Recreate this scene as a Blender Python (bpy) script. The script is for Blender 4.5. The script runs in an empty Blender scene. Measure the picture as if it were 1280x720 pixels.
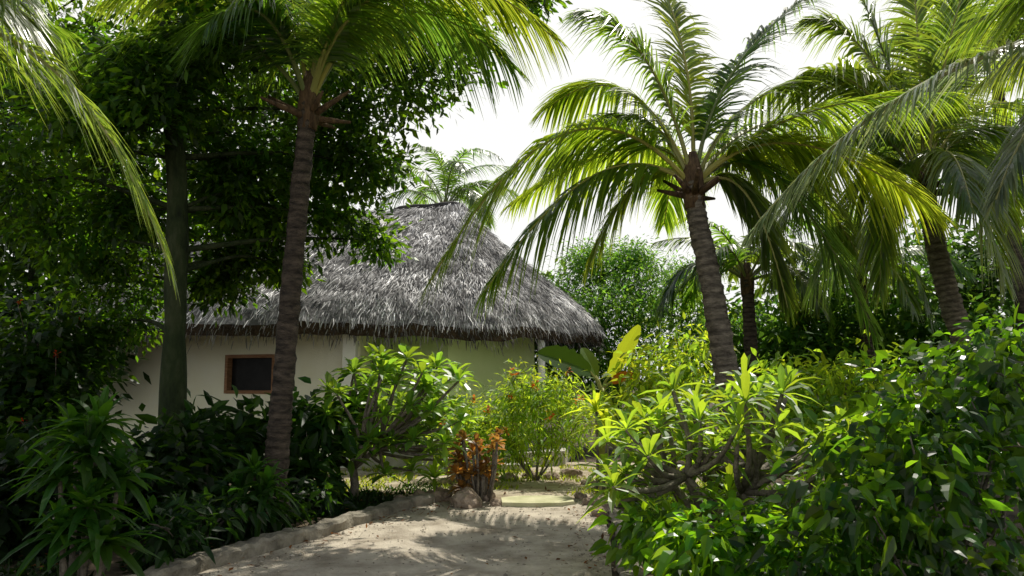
import bpy, bmesh, math, random
import numpy as np
from mathutils import Vector, noise
random.seed(5); rng = np.random.default_rng(11)
S = bpy.context.scene; COL = S.collection
S.view_settings.view_transform = 'Standard'; S.view_settings.look = 'None'; S.view_settings.exposure = 0
F = 1280*28/36; PIT = math.atan(117/F); CP, SP = math.cos(PIT), math.sin(PIT); EYE = 1.6
def at(px, py, Y):
    x = (px-640)/F; z = (360-py)/F; dy = CP-z*SP; dz = SP+z*CP; k = Y/dy
    return Vector((x*k, Y, EYE+dz*k))
def gp(px, py):
    x = (px-640)/F; z = (360-py)/F; dy = CP-z*SP; dz = SP+z*CP; k = EYE/-dz
    return Vector((x*k, dy*k, 0))
def onground(px, Y):
    p = at(px, 640, Y); return Vector((p.x, Y, 0))
# ------------------------------------------------------------------ camera, light
cam = bpy.data.cameras.new('camera'); co = bpy.data.objects.new('camera', cam); COL.objects.link(co)
cam.lens = 28; cam.sensor_width = 36; cam.clip_end = 2000
co.location = (0, 0, EYE); co.rotation_euler = (math.pi/2+PIT, 0, 0); S.camera = co
EL, AZ = math.radians(60), math.radians(24)
SV = Vector((math.sin(AZ)*math.cos(EL), math.cos(AZ)*math.cos(EL), math.sin(EL)))
sl = bpy.data.lights.new('sun', 'SUN'); so = bpy.data.objects.new('sun', sl); COL.objects.link(so)
sl.energy = 5; sl.angle = math.radians(.5); sl.color = (1, .95, .84); so.location = (5, 10, 20)
so.rotation_euler = SV.to_track_quat('Z', 'Y').to_euler()
W = bpy.data.worlds.new('World'); S.world = W; W.use_nodes = True
nt = W.node_tree; bg = nt.nodes['Background']; sk = nt.nodes.new('ShaderNodeTexSky'); sk.sky_type = 'NISHITA'
sk.sun_disc = False; sk.sun_elevation = EL; sk.sun_rotation = AZ; sk.dust_density = 3; sk.air_density = 1
# white haze low over the horizon all round, fading to blue sky overhead
tc = nt.nodes.new('ShaderNodeTexCoord'); sx = nt.nodes.new('ShaderNodeSeparateXYZ')
mr = nt.nodes.new('ShaderNodeMapRange'); mr.interpolation_type = 'SMOOTHSTEP'
mr.inputs[1].default_value = .44; mr.inputs[2].default_value = .64; mr.inputs[3].default_value = 1; mr.inputs[4].default_value = 0
mx = nt.nodes.new('ShaderNodeMix'); mx.data_type = 'RGBA'; mx.inputs[7].default_value = (10.3, 10.3, 10.0, 1)
nt.links.new(tc.outputs['Generated'], sx.inputs[0]); nt.links.new(sx.outputs[2], mr.inputs[0])
nt.links.new(mr.outputs[0], mx.inputs[0]); nt.links.new(sk.outputs[0], mx.inputs[6])
nt.links.new(mx.outputs[2], bg.inputs[0]); bg.inputs[1].default_value = .1
# ------------------------------------------------------------------ materials
def newmat(name):
    m = bpy.data.materials.new(name); m.use_nodes = True
    return m, m.node_tree.nodes, m.node_tree.links, m.node_tree.nodes['Principled BSDF']
def leafmat(name, base, trans, rough=.4, spec=.4, fac=.45):
    m, n, l, b = newmat(name)
    a = n.new('ShaderNodeAttribute'); a.attribute_name = 'tint'
    def mul(c):
        x = n.new('ShaderNodeMix'); x.data_type = 'RGBA'; x.blend_type = 'MULTIPLY'; x.inputs[0].default_value = 1
        x.inputs[7].default_value = (*c, 1); l.new(a.outputs['Color'], x.inputs[6]); return x.outputs[2]
    l.new(mul(base), b.inputs['Base Color']); b.inputs['Roughness'].default_value = rough
    b.inputs['Specular IOR Level'].default_value = spec
    t = n.new('ShaderNodeBsdfTranslucent'); l.new(mul(trans), t.inputs[0])
    ms = n.new('ShaderNodeMixShader'); ms.inputs[0].default_value = fac
    l.new(b.outputs[0], ms.inputs[1]); l.new(t.outputs[0], ms.inputs[2]); l.new(ms.outputs[0], n['Material Output'].inputs[0])
    return m
def roughmat(name, c1, c2, scale=6, bump=.3, rough=.9, c3=None, stretch=(1, 1, 1), tint=False, detail=8, bscale=None, spec=.2):
    m, n, l, b = newmat(name)
    tcn = n.new('ShaderNodeTexCoord'); mp = n.new('ShaderNodeMapping'); mp.inputs['Scale'].default_value = stretch
    l.new(tcn.outputs['Object'], mp.inputs[0])
    t = n.new('ShaderNodeTexNoise'); t.inputs['Scale'].default_value = scale; t.inputs['Detail'].default_value = detail
    t.inputs['Roughness'].default_value = .65; l.new(mp.outputs[0], t.inputs['Vector'])
    r = n.new('ShaderNodeValToRGB'); r.color_ramp.elements[0].position = .35; r.color_ramp.elements[1].position = .68
    r.color_ramp.elements[0].color = (*c1, 1); r.color_ramp.elements[1].color = (*c2, 1)
    if c3:
        e = r.color_ramp.elements.new(.5); e.color = (*c3, 1)
    l.new(t.outputs['Fac'], r.inputs[0]); out = r.outputs[0]
    if tint:
        a = n.new('ShaderNodeAttribute'); a.attribute_name = 'tint'
        x = n.new('ShaderNodeMix'); x.data_type = 'RGBA'; x.blend_type = 'MULTIPLY'; x.inputs[0].default_value = 1
        l.new(out, x.inputs[6]); l.new(a.outputs['Color'], x.inputs[7]); out = x.outputs[2]
    l.new(out, b.inputs['Base Color']); b.inputs['Roughness'].default_value = rough
    b.inputs['Specular IOR Level'].default_value = spec
    if bump:
        t2 = n.new('ShaderNodeTexNoise'); t2.inputs['Scale'].default_value = bscale or scale*4; t2.inputs['Detail'].default_value = 6
        l.new(mp.outputs[0], t2.inputs['Vector'])
        bp = n.new('ShaderNodeBump'); bp.inputs['Strength'].default_value = bump; bp.inputs['Distance'].default_value = .05
        l.new(t2.outputs['Fac'], bp.inputs['Height']); l.new(bp.outputs[0], b.inputs['Normal'])
    return m
M = {}
M['frond'] = leafmat('palm frond leaflets', (.045, .09, .013), (.50, .68, .05), .30, .55, .46)
M['glare_frond'] = leafmat('frond leaflets with painted glare', (.22, .26, .14), (.62, .68, .28), .26, .65, .45)  # sun glare on the leaflets is painted in as a paler leaf colour
M['stalk'] = leafmat('palm stalk', (.28, .28, .08), (.2, .2, .04), .4, .4, .1)
M['tree'] = leafmat('tree leaves', (.015, .042, .005), (.22, .42, .012), .42, .22, .40)
M['far'] = leafmat('distant leaves', (.06, .13, .022), (.32, .48, .05), .6, .1, .45)
M['shrub'] = leafmat('glossy shrub leaves', (.02, .065, .006), (.30, .56, .016), .34, .42, .44)
M['lime'] = leafmat('bright soft leaves', (.12, .215, .022), (.60, .76, .04), .5, .3, .5)
M['strap'] = leafmat('strap leaves', (.012, .036, .006), (.11, .24, .013), .42, .24, .36)
M['plum'] = leafmat('frangipani leaves', (.065, .14, .022), (.48, .68, .04), .36, .48, .46)
M['banana'] = leafmat('banana leaf', (.07, .15, .02), (.44, .54, .03), .5, .2, .5)
M['dry'] = leafmat('dry leaf', (.20, .09, .03), (.40, .15, .03), .7, .2, .4)
M['croton'] = leafmat('croton leaves', (.24, .12, .03), (.60, .28, .05), .35, .45, .4)
M['flower'] = leafmat('red petals', (.6, .05, .02), (.7, .08, .02), .6, .2, .4)
M['orange'] = leafmat('orange petals', (.7, .17, .02), (.85, .24, .03), .6, .2, .4)
M['bark'] = roughmat('mossy bark', (.010, .015, .007), (.052, .06, .03), 5, .8, .95, (.024, .036, .013), (1, 1, .4))
M['palmbark'] = roughmat('palm bark', (.08, .068, .052), (.34, .295, .23), 7, .8, .95, (.18, .155, .12), (1, 1, 3), tint=True)
M['darkbark'] = roughmat('dark palm bark', (.03, .026, .022), (.14, .11, .085), 7, .8, .95, None, (1, 1, 3), tint=True)
M['fibre'] = roughmat('palm fibre', (.05, .033, .02), (.17, .11, .06), 18, .6, .95, None, (1, 1, .3))
M['stem'] = roughmat('grey stems', (.08, .07, .055), (.24, .21, .17), 12, .5, .9)
M['stone'] = roughmat('rough stone', (.10, .09, .07), (.33, .30, .24), 4, .7, .95, (.20, .18, .14))
M['rock'] = roughmat('reddish rock', (.13, .10, .075), (.42, .34, .27), 4, .9, .95, (.26, .20, .15))
M['slab'] = roughmat('pale slab', (.36, .36, .20), (.56, .54, .35), 3, .4, .9)
M['plaster'] = roughmat('cream plaster', (.93, .91, .69), (.97, .96, .79), 1.2, .12, .9, bscale=40)
M['porch'] = roughmat('plaster with green bounce tint', (.64, .80, .36), (.72, .86, .45), 1.2, .12, .9, bscale=40)  # green light bounced off the foliage is painted into this plaster colour
M['white'] = roughmat('white paint', (.86, .86, .82), (.92, .92, .88), 3, .08, .7)
M['wood'] = roughmat('light brown wood', (.24, .12, .06), (.42, .24, .13), 6, .3, .6, None, (1, 1, 6))
M['glass'] = roughmat('dark window', (.006, .007, .007), (.02, .02, .02), 3, 0, .3, spec=.1)
M['thatch'] = roughmat('dry palm thatch', (.19, .187, .185), (.72, .715, .71), 2.2, .5, .95, (.44, .435, .43), tint=True)
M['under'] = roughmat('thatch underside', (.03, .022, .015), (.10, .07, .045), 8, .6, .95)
M['cement'] = roughmat('terrace cement', (.34, .32, .28), (.5, .47, .41), 3, .2, .9)
# ------------------------------------------------------------------ mesh builder
def nrm(a): return a/np.maximum(np.linalg.norm(a, axis=-1, keepdims=True), 1e-9)
class MB:
    def __init__(s): s.v = []; s.f = []; s.c = []; s.mi = []; s.n = 0
    def add(s, v, f, c=(1, 1, 1), mi=0):
        v = np.asarray(v, float); s.v.append(v)
        c = np.asarray(c, float)
        if c.ndim == 1: c = np.tile(c, (len(v), 1))
        s.c.append(c)
        if isinstance(f, np.ndarray): s.f.extend((f+s.n).tolist())
        else: s.f.extend([[i+s.n for i in q] for q in f])
        s.mi.extend([mi]*len(f)); s.n += len(v)
    def tube(s, pts, rad, n=8, c=(1, 1, 1), mi=0, wob=0):
        pts = [Vector(p) for p in pts]; V = []; Q = []; N = None; K = len(pts)
        for i, p in enumerate(pts):
            T = (pts[min(i+1, K-1)]-pts[max(i-1, 0)]).normalized()
            if N is None: N = T.orthogonal()
            N = (N-T*N.dot(T)).normalized(); B = T.cross(N)
            r = rad[i] if hasattr(rad, '__len__') else rad
            for k in range(n):
                a = 2*math.pi*k/n; rr = r*(1+(wob*noise.noise(Vector((k*1.7, i*.45, r*9))) if wob else 0))
                V.append(p+(N*math.cos(a)+B*math.sin(a))*rr)
        for i in range(K-1):
            for k in range(n):
                Q.append([i*n+k, i*n+(k+1) % n, (i+1)*n+(k+1) % n, (i+1)*n+k])
        Q.append(list(range(n))[::-1]); Q.append([(K-1)*n+k for k in range(n)])
        s.add([tuple(v) for v in V], Q, c, mi)
    def strips(s, B, D, N, L, Wd, ts, ws, droop=0., fold=None, tint=(1, 1, 1), mi=0):
        n = len(B); D = nrm(D); Sd = nrm(np.cross(D, N)); N2 = np.cross(Sd, D)
        L = np.broadcast_to(L, (n,)); Wd = np.broadcast_to(Wd, (n,)); dr = np.broadcast_to(droop, (n,))
        ts = np.asarray(ts); ws = np.asarray(ws); R = len(ts)
        P = B[:, None]+D[:, None]*(L[:, None]*ts)[..., None]
        P = P.copy(); P[..., 2] -= (dr*L)[:, None]*ts**2
        hw = (Wd[:, None]*ws*.5)[..., None]
        le = P-Sd[:, None]*hw; ri = P+Sd[:, None]*hw
        if fold is None: V = np.stack([le, ri], 2); C = 2
        else:
            up = N2[:, None]*hw*fold; V = np.stack([le+up, P, ri+up], 2); C = 3
        idx = np.arange(n*R*C).reshape(n, R, C); fs = []
        for r in range(R-1):
            for c in range(C-1):
                fs.append(np.stack([idx[:, r, c], idx[:, r, c+1], idx[:, r+1, c+1], idx[:, r+1, c]], -1))
        f = np.concatenate(fs)
        t = np.asarray(tint, float)
        if t.ndim == 1: t = np.tile(t, (n, 1))
        s.add(V.reshape(-1, 3), f, np.repeat(t, R*C, 0), mi)
    def box(s, x0, x1, y0, y1, z0, z1, mi=0):
        V = [(x, y, z) for x in (x0, x1) for y in (y0, y1) for z in (z0, z1)]
        s.add(V, [[0, 1, 3, 2], [4, 6, 7, 5], [0, 4, 5, 1], [2, 3, 7, 6], [0, 2, 6, 4], [1, 5, 7, 3]], (1, 1, 1), mi)
    def prism(s, poly, z0, z1, mi=0):
        n = len(poly); V = [(p[0], p[1], z0) for p in poly]+[(p[0], p[1], z1) for p in poly]
        Q = [list(range(n))[::-1], [n+i for i in range(n)]]+[[i, (i+1) % n, n+(i+1) % n, n+i] for i in range(n)]
        s.add(V, Q, (1, 1, 1), mi)
    def build(s, name, mats, parent=None, smooth=False):
        me = bpy.data.meshes.new(name); V = np.concatenate(s.v)
        off = Vector((0, 0, 0)); q = parent
        while q: off += q.location; q = q.parent
        V = V-np.array(off)
        me.from_pydata(V.tolist(), [], s.f)
        at_ = me.color_attributes.new('tint', 'FLOAT_COLOR', 'POINT')
        C4 = np.ones((len(V), 4), np.float32); C4[:, :3] = np.concatenate(s.c); at_.data.foreach_set('color', C4.ravel())
        for m in (mats if isinstance(mats, (list, tuple)) else [mats]): me.materials.append(m)
        me.polygons.foreach_set('material_index', s.mi)
        if smooth: me.polygons.foreach_set('use_smooth', [True]*len(s.f))
        me.update()
        o = bpy.data.objects.new(name, me); COL.objects.link(o); o.parent = parent
        return o
def tag(o, label=None, cat=None, group=None, kind=None):
    for k, v in (('label', label), ('category', cat), ('group', group), ('kind', kind)):
        if v: o[k] = v
    return o
def thing(name, label, cat, loc, group=None):
    o = bpy.data.objects.new(name, None); COL.objects.link(o); o.location = loc; o.empty_display_size = .2
    return tag(o, label, cat, group)
def spl(pts, n):
    pts = [Vector(p) for p in pts]; P = [pts[0]*2-pts[1]]+pts+[pts[-1]*2-pts[-2]]; out = []; m = len(pts)-1
    for i in range(n):
        u = i/(n-1)*m; k = min(int(u), m-1); t = u-k; a, b, c, d = P[k:k+4]
        out.append(.5*((2*b)+(c-a)*t+(2*a-5*b+4*c-d)*t*t+(3*b-a-3*c+d)*t**3))
    return out
def rvec(n): return nrm(rng.normal(size=(n, 3)))
def jit(n, lo, hi): return rng.uniform(lo, hi, n)
def tints(n, lo=.7, hi=1.3, yel=.25):
    b = jit(n, lo, hi); y = jit(n, -yel, yel)
    return np.stack([b*(1+y), b*(1+.25*y), b*(1-.4*y)], -1)
# ------------------------------------------------------------------ ground and path
Lp = [Vector((-4.6, -9, 0)), Vector((-4.2, 0, 0)), Vector((-3.5, 4, 0)), gp(240, 720), gp(335, 692), gp(425, 665), gp(497, 641), gp(545, 629), gp(590, 620)]
Rp = [Vector((.1, -9, 0)), Vector((.3, 0, 0)), Vector((.6, 4, 0)), gp(765, 720), gp(765, 692), gp(760, 665), gp(752, 641), gp(742, 629), gp(730, 620)]
LS = spl(Lp, 90); RS = spl(Rp, 90)
def edge(E, y):
    for a, b in zip(E, E[1:]):
        if a.y <= y <= b.y: return a.x+(b.x-a.x)*(y-a.y)/max(b.y-a.y, 1e-6)
    return None
def gh(x, y):
    l, r = edge(LS, y), edge(RS, y); nz = .05*noise.noise(Vector((x*.9, y*.9, 0)))+.02*noise.noise(Vector((x*4, y*4, 3)))
    if abs(x) > 30 or y > 40: return -.05
    if l is None or y > 11.4: return nz*.5
    if x < l: d = l-x; return min(1, max(0, (d-.1)/.35))*(.09+nz)-.03
    if x > r: d = x-r; return min(1, max(0, (d-.1)/.35))*(.07+nz)-.03
    return -.03
def grid(xs, ys, fz):
    V = [(x, y, fz(x, y)) for y in ys for x in xs]; n = len(xs)
    return V, [[j*n+i, j*n+i+1, (j+1)*n+i+1, (j+1)*n+i] for j in range(len(ys)-1) for i in range(n-1)]
xs = [-900, -300, -100, -40, -20]+list(np.arange(-12, 10.01, .16))+[20, 40, 100, 300, 900]
ys = [-300, -100, -30, -12, -4]+list(np.arange(0, 19, .16))+[22, 30, 45, 100, 300, 900]
mb = MB(); V, Q = grid(xs, ys, gh); mb.add(V, Q)
M['soil'] = roughmat('leaf litter soil', (.025, .019, .012), (.13, .10, .065), 2.5, .8, .95, (.06, .046, .029))
tag(mb.build('ground', M['soil'], None, True), kind='structure')
M['sand'] = roughmat('sandy path', (.26, .22, .165), (.56, .50, .40), 2.2, .6, .95, (.41, .36, .285), bscale=40)
mb = MB(); V = []; nx = 26
for a, b in zip(LS, RS):
    for i in range(nx):
        p = a.lerp(b, i/(nx-1)); V.append((p.x, p.y, .006+.016*noise.noise(p*1.6)+.008*noise.noise(p*7)))
mb.add(V, [[j*nx+i, j*nx+i+1, (j+1)*nx+i+1, (j+1)*nx+i] for j in range(89) for i in range(nx-1)])
tag(mb.build('path', M['sand'], None, True), kind='structure')
mb = MB(); V = []; nx = 50; ny = 30
for j in range(ny):
    for i in range(nx):
        u, v = i/(nx-1), j/(ny-1); y = 10.9+v*5.0; x = -4.2+u*7.2; x += .35*noise.noise(Vector((u*3, v*3, 8)))
        V.append((x, y, gh(x, y)*.5+.03 - (.06 if i in (0, nx-1) or j == 0 else 0)))
mb.add(V, [[j*nx+i, j*nx+i+1, (j+1)*nx+i+1, (j+1)*nx+i] for j in range(ny-1) for i in range(nx-1)])
M['yard'] = roughmat('sandy yard', (.22, .17, .11), (.60, .53, .42), 1.6, .8, .95, (.44, .38, .28), bscale=50)
tag(mb.build('yard', M['yard'], None, True), kind='structure')
mb = MB(); n = 1800
oc = np.array([(1, 0, 0), (-1, 0, 0), (0, 1, 0), (0, -1, 0), (0, 0, 1), (0, 0, -1)], float)
of = np.array([[0, 2, 4], [2, 1, 4], [1, 3, 4], [3, 0, 4], [2, 0, 5], [1, 2, 5], [3, 1, 5], [0, 3, 5]])
for i in range(n):
    k = rng.integers(25, 89); w = random.random() if random.random() < .7 else random.choice([random.random()*.12, 1-random.random()*.12])
    p = LS[k].lerp(RS[k], w); r = random.uniform(.004, .014)*(1 if random.random() < .94 else 2.2)
    v = oc*r*rng.uniform(.6, 1.3, (6, 3))*[1, 1, .6]+[p.x+random.uniform(-.05, .05), p.y+random.uniform(-.05, .05), .012]
    mb.add(v, of, (random.uniform(.5, 1.5),)*3)
M['peb'] = roughmat('pebbles', (.2, .17, .13), (.42, .38, .31), 8, 0, .95, tint=True)
tag(mb.build('path_pebbles', M['peb']), 'small loose pebbles strewn over the sandy path', 'pebbles', kind='stuff')
mb = MB(); n = 900; B = []
for i in range(n):
    yy = random.uniform(5.5, 14); l, r = edge(LS, min(yy, 11)), edge(RS, min(yy, 11))
    w = random.random(); x = random.uniform(l-2.2, l-.2) if w < .45 else (l+random.expovariate(3) if w < .66 else (r-random.expovariate(3) if w < .87 else r+random.random()))
    B.append((x, yy, gh(x, yy)+.045 if yy > 10.9 or x < l or x > r else .022))
B = np.array(B); D = rvec(n)*[1, 1, .25]
mb.strips(B, D, rvec(n)*.4+[0, 0, 1], jit(n, .03, .10), jit(n, .015, .04), [0, .45, 1], [.1, 1, .05], 0., .3, tints(n, .35, .9, .2))
tag(mb.build('fallen_leaves', M['dry']), 'dry brown leaves fallen on the soil and path edges', 'fallen leaves', kind='stuff')
# ------------------------------------------------------------------ kerbs, rocks, slab
def kerb(pts, n, w, h, name, label):
    P = spl(pts, n); mb = MB(); V = []; prof = [(-.5, -.15), (-.5, .75), (-.38, .98), (0, 1.02), (.38, .98), (.5, .75), (.5, -.15)]
    for i, p in enumerate(P):
        T = (P[min(i+1, n-1)]-P[max(i-1, 0)]).normalized(); Nn = Vector((T.y, -T.x, 0))
        hh = 1+.25*noise.noise(p*1.6)
        for a, b in prof:
            q = p+Nn*(a*w)+Vector((0, 0, b*h*(hh if b > .3 else 1)))
            q += Nn*(.04*noise.noise(q*5))+Vector((0, 0, .03*noise.noise(q*8+Vector((9, 0, 0)))*(b > .3)))
            V.append(tuple(q))
    m = len(prof)
    mb.add(V, [[i*m+k, i*m+k+1, (i+1)*m+k+1, (i+1)*m+k] for i in range(n-1) for k in range(m-1)]+[list(range(m)), [(n-1)*m+k for k in range(m)][::-1]])
    return tag(mb.build(name, M['stone'], None, False), label, 'kerb')
off = lambda E, d: [Vector((p.x+d, p.y, 0)) for p in E]
kerb(off(Lp[2:8], -.1), 260, .20, .125, 'stone_kerb', 'low rough stone kerb along the left edge of the path')
kerb(off(Rp[2:7], .16), 150, .18, .06, 'stone_kerb', 'low stone kerb along the right edge of the path under the shrubs')
def rock(c, r, sq, seed, mat='rock'):
    bm = bmesh.new(); bmesh.ops.create_icosphere(bm, subdivisions=3, radius=1)
    for v in bm.verts:
        d = v.co.copy(); k = 1+.38*noise.noise(d*1.1+Vector((seed*3.1, 0, 0)))+.2*noise.noise(d*2.7+Vector((0, seed, 0)))+.06*noise.noise(d*8)
        v.co = Vector((d.x*sq[0], d.y*sq[1], max(d.z, -.5)*sq[2]))*k*r
    me = bpy.data.meshes.new('rock'); bm.to_mesh(me); bm.free(); me.materials.append(M[mat])
    o = bpy.data.objects.new('rock', me); COL.objects.link(o); o.location = (c.x, c.y, r*sq[2]*.38); o.rotation_euler.z = seed
    return o
ordn = ['first', 'second', 'third', 'fourth', 'fifth', 'sixth', 'seventh', 'eighth', 'ninth', 'tenth', 'eleventh', 'twelfth']
left_r = [(500, 632, .12), (524, 628, .14), (548, 626, .16), (583, 633, .21), (607, 626, .12), (570, 618, .14), (620, 632, .08)]
left_r.sort()
for i, (px, py, r) in enumerate(left_r):
    lab = 'largest rounded rock in the row left of the slab' if r > .2 else ordn[i]+' rock from the left in the row edging the bed left of the slab'
    tag(rock(gp(px, py), r, (1.1, .9, .8), i+1.3), lab, 'rock', 'rocks edging the bed left of the path end')
right_r = [(726, 624, .09), (740, 632, .12), (750, 645, .11), (760, 636, .12), (773, 632, .13), (752, 614, .12), (735, 608, .11)]
right_r.sort()
for i, (px, py, r) in enumerate(right_r):
    tag(rock(gp(px, py), r, (1.1, .9, .75), i+20.7), ordn[i]+' rock from the left in the heap right of the slab', 'rock', 'rocks heaped right of the path end')
mid_r = [(635, 602, .13), (662, 600, .14), (690, 601, .15), (715, 598, .17), (610, 604, .15), (585, 606, .14), (560, 608, .14)]
mid_r.sort()
for i, (px, py, r) in enumerate(mid_r):
    tag(rock(gp(px, py), r, (1.2, .9, .7), i+40.7), ordn[i]+' rock from the left in the far row behind the slab, before the hut', 'rock', 'far rocks before the hut')
mb = MB(); c = gp(672, 629)
poly = [(c.x+x*.55, c.y+y*.5) for x, y in [(-.85, -.6), (-.2, -.72), (.5, -.66), (.86, -.4), (.8, .5), (.3, .68), (-.5, .62), (-.88, .3)]]
mb.prism(poly, -.02, .055)
tag(mb.build('stone_slab', M['slab']), 'pale flat stone slab lying across the far end of the path', 'slab')
# ------------------------------------------------------------------ thatched hut
hut = thing('thatched_hut', 'cream walled hut under a big grey palm thatch roof', 'hut', (-3.5, 18, 0))
EC = Vector((-3.5, 19)); RB = 4.75; ZE, ZR = 2.80, 5.85; NF = 8
def roofpt(th, u, lift=0):
    c, s = math.cos(th), math.sin(th); ax = 5.7 if c > 0 else 8.2
    seg = 2*math.pi/NF; m = ((th+.18) % seg)-seg/2; fr_ = math.cos(seg/2)/math.cos(m); fr_ = .2+.8*fr_
    e = Vector((EC.x+ax*c*fr_, EC.y+RB*s*fr_)); cc = max(-1, min(1, c*2.2)); r = Vector((-2.06+.80*cc, 19+.06*s))
    p = r.lerp(e, u); k = min(1, max(0, (c+.5)/.9)); bul = (.55*(1-k)-.04*k)*math.sin(math.pi*u)
    zr = ZR-.08*(1-cc)
    z = zr+(ZE-zr)*u+bul+.09*noise.noise(Vector((p.x*1.1, p.y*1.1, 0)))+.08*noise.noise(Vector((p.x*3, p.y*3, 2)))
    if u > .92: z -= .16*((u-.92)/.08)**2
    return Vector((p.x, p.y, z+lift))
mb = MB(); NT, NU = 160, 26; V = []
for j in range(NU+1):
    for i in range(NT): V.append(tuple(roofpt(2*math.pi*i/NT, j/NU)))
for j in range(NU+1):
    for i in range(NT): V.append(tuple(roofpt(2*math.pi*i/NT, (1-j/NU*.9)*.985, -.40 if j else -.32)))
Q = [[j*NT+i, j*NT+(i+1) % NT, (j+1)*NT+(i+1) % NT, (j+1)*NT+i] for j in range(2*NU+1) for i in range(NT)]
mb.add(V[:(NU+1)*NT], Q[:NU*NT], (.36, .355, .35), 0)
mb.add(V, Q[NU*NT:], (1, 1, 1), 1)
Bs, Ds, Ns, Ls, Ts, Ws = [], [], [], [], [], []
rows = 36
for j in range(rows):
    u = .02+.965*(j/(rows-1))
    per = 2*math.pi*(1+u*5.0); cnt = int(per/.0165)
    for i in range(cnt):
        th = 2*math.pi*(i+random.random())/cnt
        if 0.12*math.pi < th < .88*math.pi and random.random() < .85: continue
        wob = .02*noise.noise(Vector((th*7, j*1.3, 0)))
        uu = min(.99, max(.0, u+wob+random.gauss(0, .014)))
        p = roofpt(th, uu, 0); q = roofpt(th, min(uu+.06, 1.06)); p2 = roofpt(th+.02, uu)
        d = (q-p).normalized(); nn = d.cross(p2-p); nn = nn if nn.z > 0 else -nn; nn.normalize()
        p += nn*random.uniform(.0, .06)
        d = d+nn*random.uniform(-.08, .17)+Vector((random.gauss(0, .28), random.gauss(0, .22), 0))
        Bs.append(p); Ds.append(d); Ns.append(nn+Vector((random.uniform(-.6, .6), random.uniform(-.6, .6), 0)))
        Ls.append(random.uniform(.08, .26)); Ws.append(random.uniform(.007, .022))
        b = random.choice([.15, .35, .6, .8, .95, 1.1, 1.3, 1.6]); b *= .65+1.0*(noise.noise(p*1.1)+.45)+.5*noise.noise(p*4)
        b = max(b, .08); Ts.append((b, b*.995, b*.99))
for i in range(7500):
    th = random.uniform(0, 2*math.pi)
    if .12*math.pi < th < .88*math.pi and random.random() < .6: continue
    p = roofpt(th, random.uniform(.93, 1.0), random.uniform(-.38, .0)); c = Vector((math.cos(th), math.sin(th)*.8, 0))
    Bs.append(p); Ds.append(c*random.uniform(.05, .9)+Vector((random.uniform(-.35, .35), random.uniform(-.35, .35), -1))); Ns.append(c+Vector((random.uniform(-.5, .5), random.uniform(-.5, .5), .3)))
    Ls.append(random.uniform(.06, .25)); Ws.append(random.uniform(.008, .026)); b = random.uniform(.1, .7); Ts.append((b, b*.95, b*.88))
mb.strips(np.array([tuple(p) for p in Bs]), np.array([tuple(p) for p in Ds]), np.array([tuple(p) for p in Ns]), np.array(Ls), np.array(Ws), [0, .5, 1], [.8, 1, .3], .08, None, np.array(Ts))
roof = mb.build('roof', [M['thatch'], M['under']], hut)
mb = MB(); P = [Vector((-2.88+.162*i, 19, ZR-.11+.014*i-(.03 if i in (0, 10) else 0))) for i in range(11)]
mb.tube(P, [.06]+[.085]*9+[.06], 8, (.12, .115, .11), 0, .4)
nn_ = 300; xx = jit(nn_, -2.88, -1.27); B = np.stack([xx, jit(nn_, 18.96, 19.04), ZR-.06+(xx+2.82)*.09], -1); D = np.stack([jit(nn_, -.2, .2), rng.choice([-1., 1.], nn_), jit(nn_, -1.3, -.9)], -1)
mb.strips(B, D, np.array([[0, 0, 1.]]*nn_), jit(nn_, .1, .22), jit(nn_, .01, .03), [0, .5, 1], [.8, 1, .3], .2, None, tints(nn_, .1, .5, .05))
mb.build('ridge_cap', [M['thatch']], roof)
A = Vector((-9.3, 17.7)); Bc = Vector((at(443, 450, 15.2).x, 15.2)); HW = 3.0; TH = .2; BX = Bc.x
def wallrects(mb, P0, P1, rects):
    d = (P1-P0); Lw = d.length; d = d/Lw; nn = Vector((-d.y, d.x))
    if nn.y < 0: nn = -nn
    for s0, s1, z0, z1, f0, f1 in rects:
        V = []
        for s_ in (s0, s1):
            for f in (f0, f1):
                for z in (z0, z1):
                    p = P0+d*s_+nn*f; V.append((p.x, p.y, z))
        mb.add(V, [[0, 1, 3, 2], [4, 6, 7, 5], [0, 4, 5, 1], [2, 3, 7, 6], [0, 2, 6, 4], [1, 5, 7, 3]])
def s_of(px):
    x = (px-640)/F; d = Bc-A
    for i in range(2000):
        p = A+d*(i/2000)
        if p.x/p.y >= x/CP*.985: return d.length*i/2000
    return 0
Lw = (Bc-A).length; w0, w1 = s_of(281), s_of(343); z0w, z1w = 1.36, 2.14
mb = MB(); wallrects(mb, A, Bc, [(0, w0, 0, HW, 0, TH), (w1, Lw, 0, HW, 0, TH), (w0, w1, 0, z0w, 0, TH), (w0, w1, z1w, HW, 0, TH)])
C1 = Vector((BX+.02, 17.3)); D1 = Vector((at(560, 450, 15.9).x, 15.9)); E1 = Vector((at(668, 450, 18.2).x, 18.2)); G1 = Vector((.2, 21.5)); H1 = Vector((-4, 22.6)); I1 = Vector((-9.1, 21))
mb.prism([(BX-.18, 15.32), (BX+.01, 15.32), (BX+.01, 17.4), (BX-.18, 17.4)], .0, HW-.003)
mb.prism([(G1.x-.01, G1.y-.002), (H1.x, H1.y), (H1.x, H1.y-.2), (G1.x-.2, G1.y-.2)], 0, HW-.004)
mb.prism([(H1.x-.002, H1.y), (I1.x, I1.y), (I1.x+.2, I1.y-.2), (H1.x-.002, H1.y-.2)], 0, HW-.005)
mb.prism([(I1.x, I1.y-.005), (A.x+.01, A.y+.21), (A.x+.21, A.y+.21), (I1.x+.2, I1.y-.21)], 0, HW-.006)
mb.build('wall', M['plaster'], hut)
mb = MB()
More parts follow.
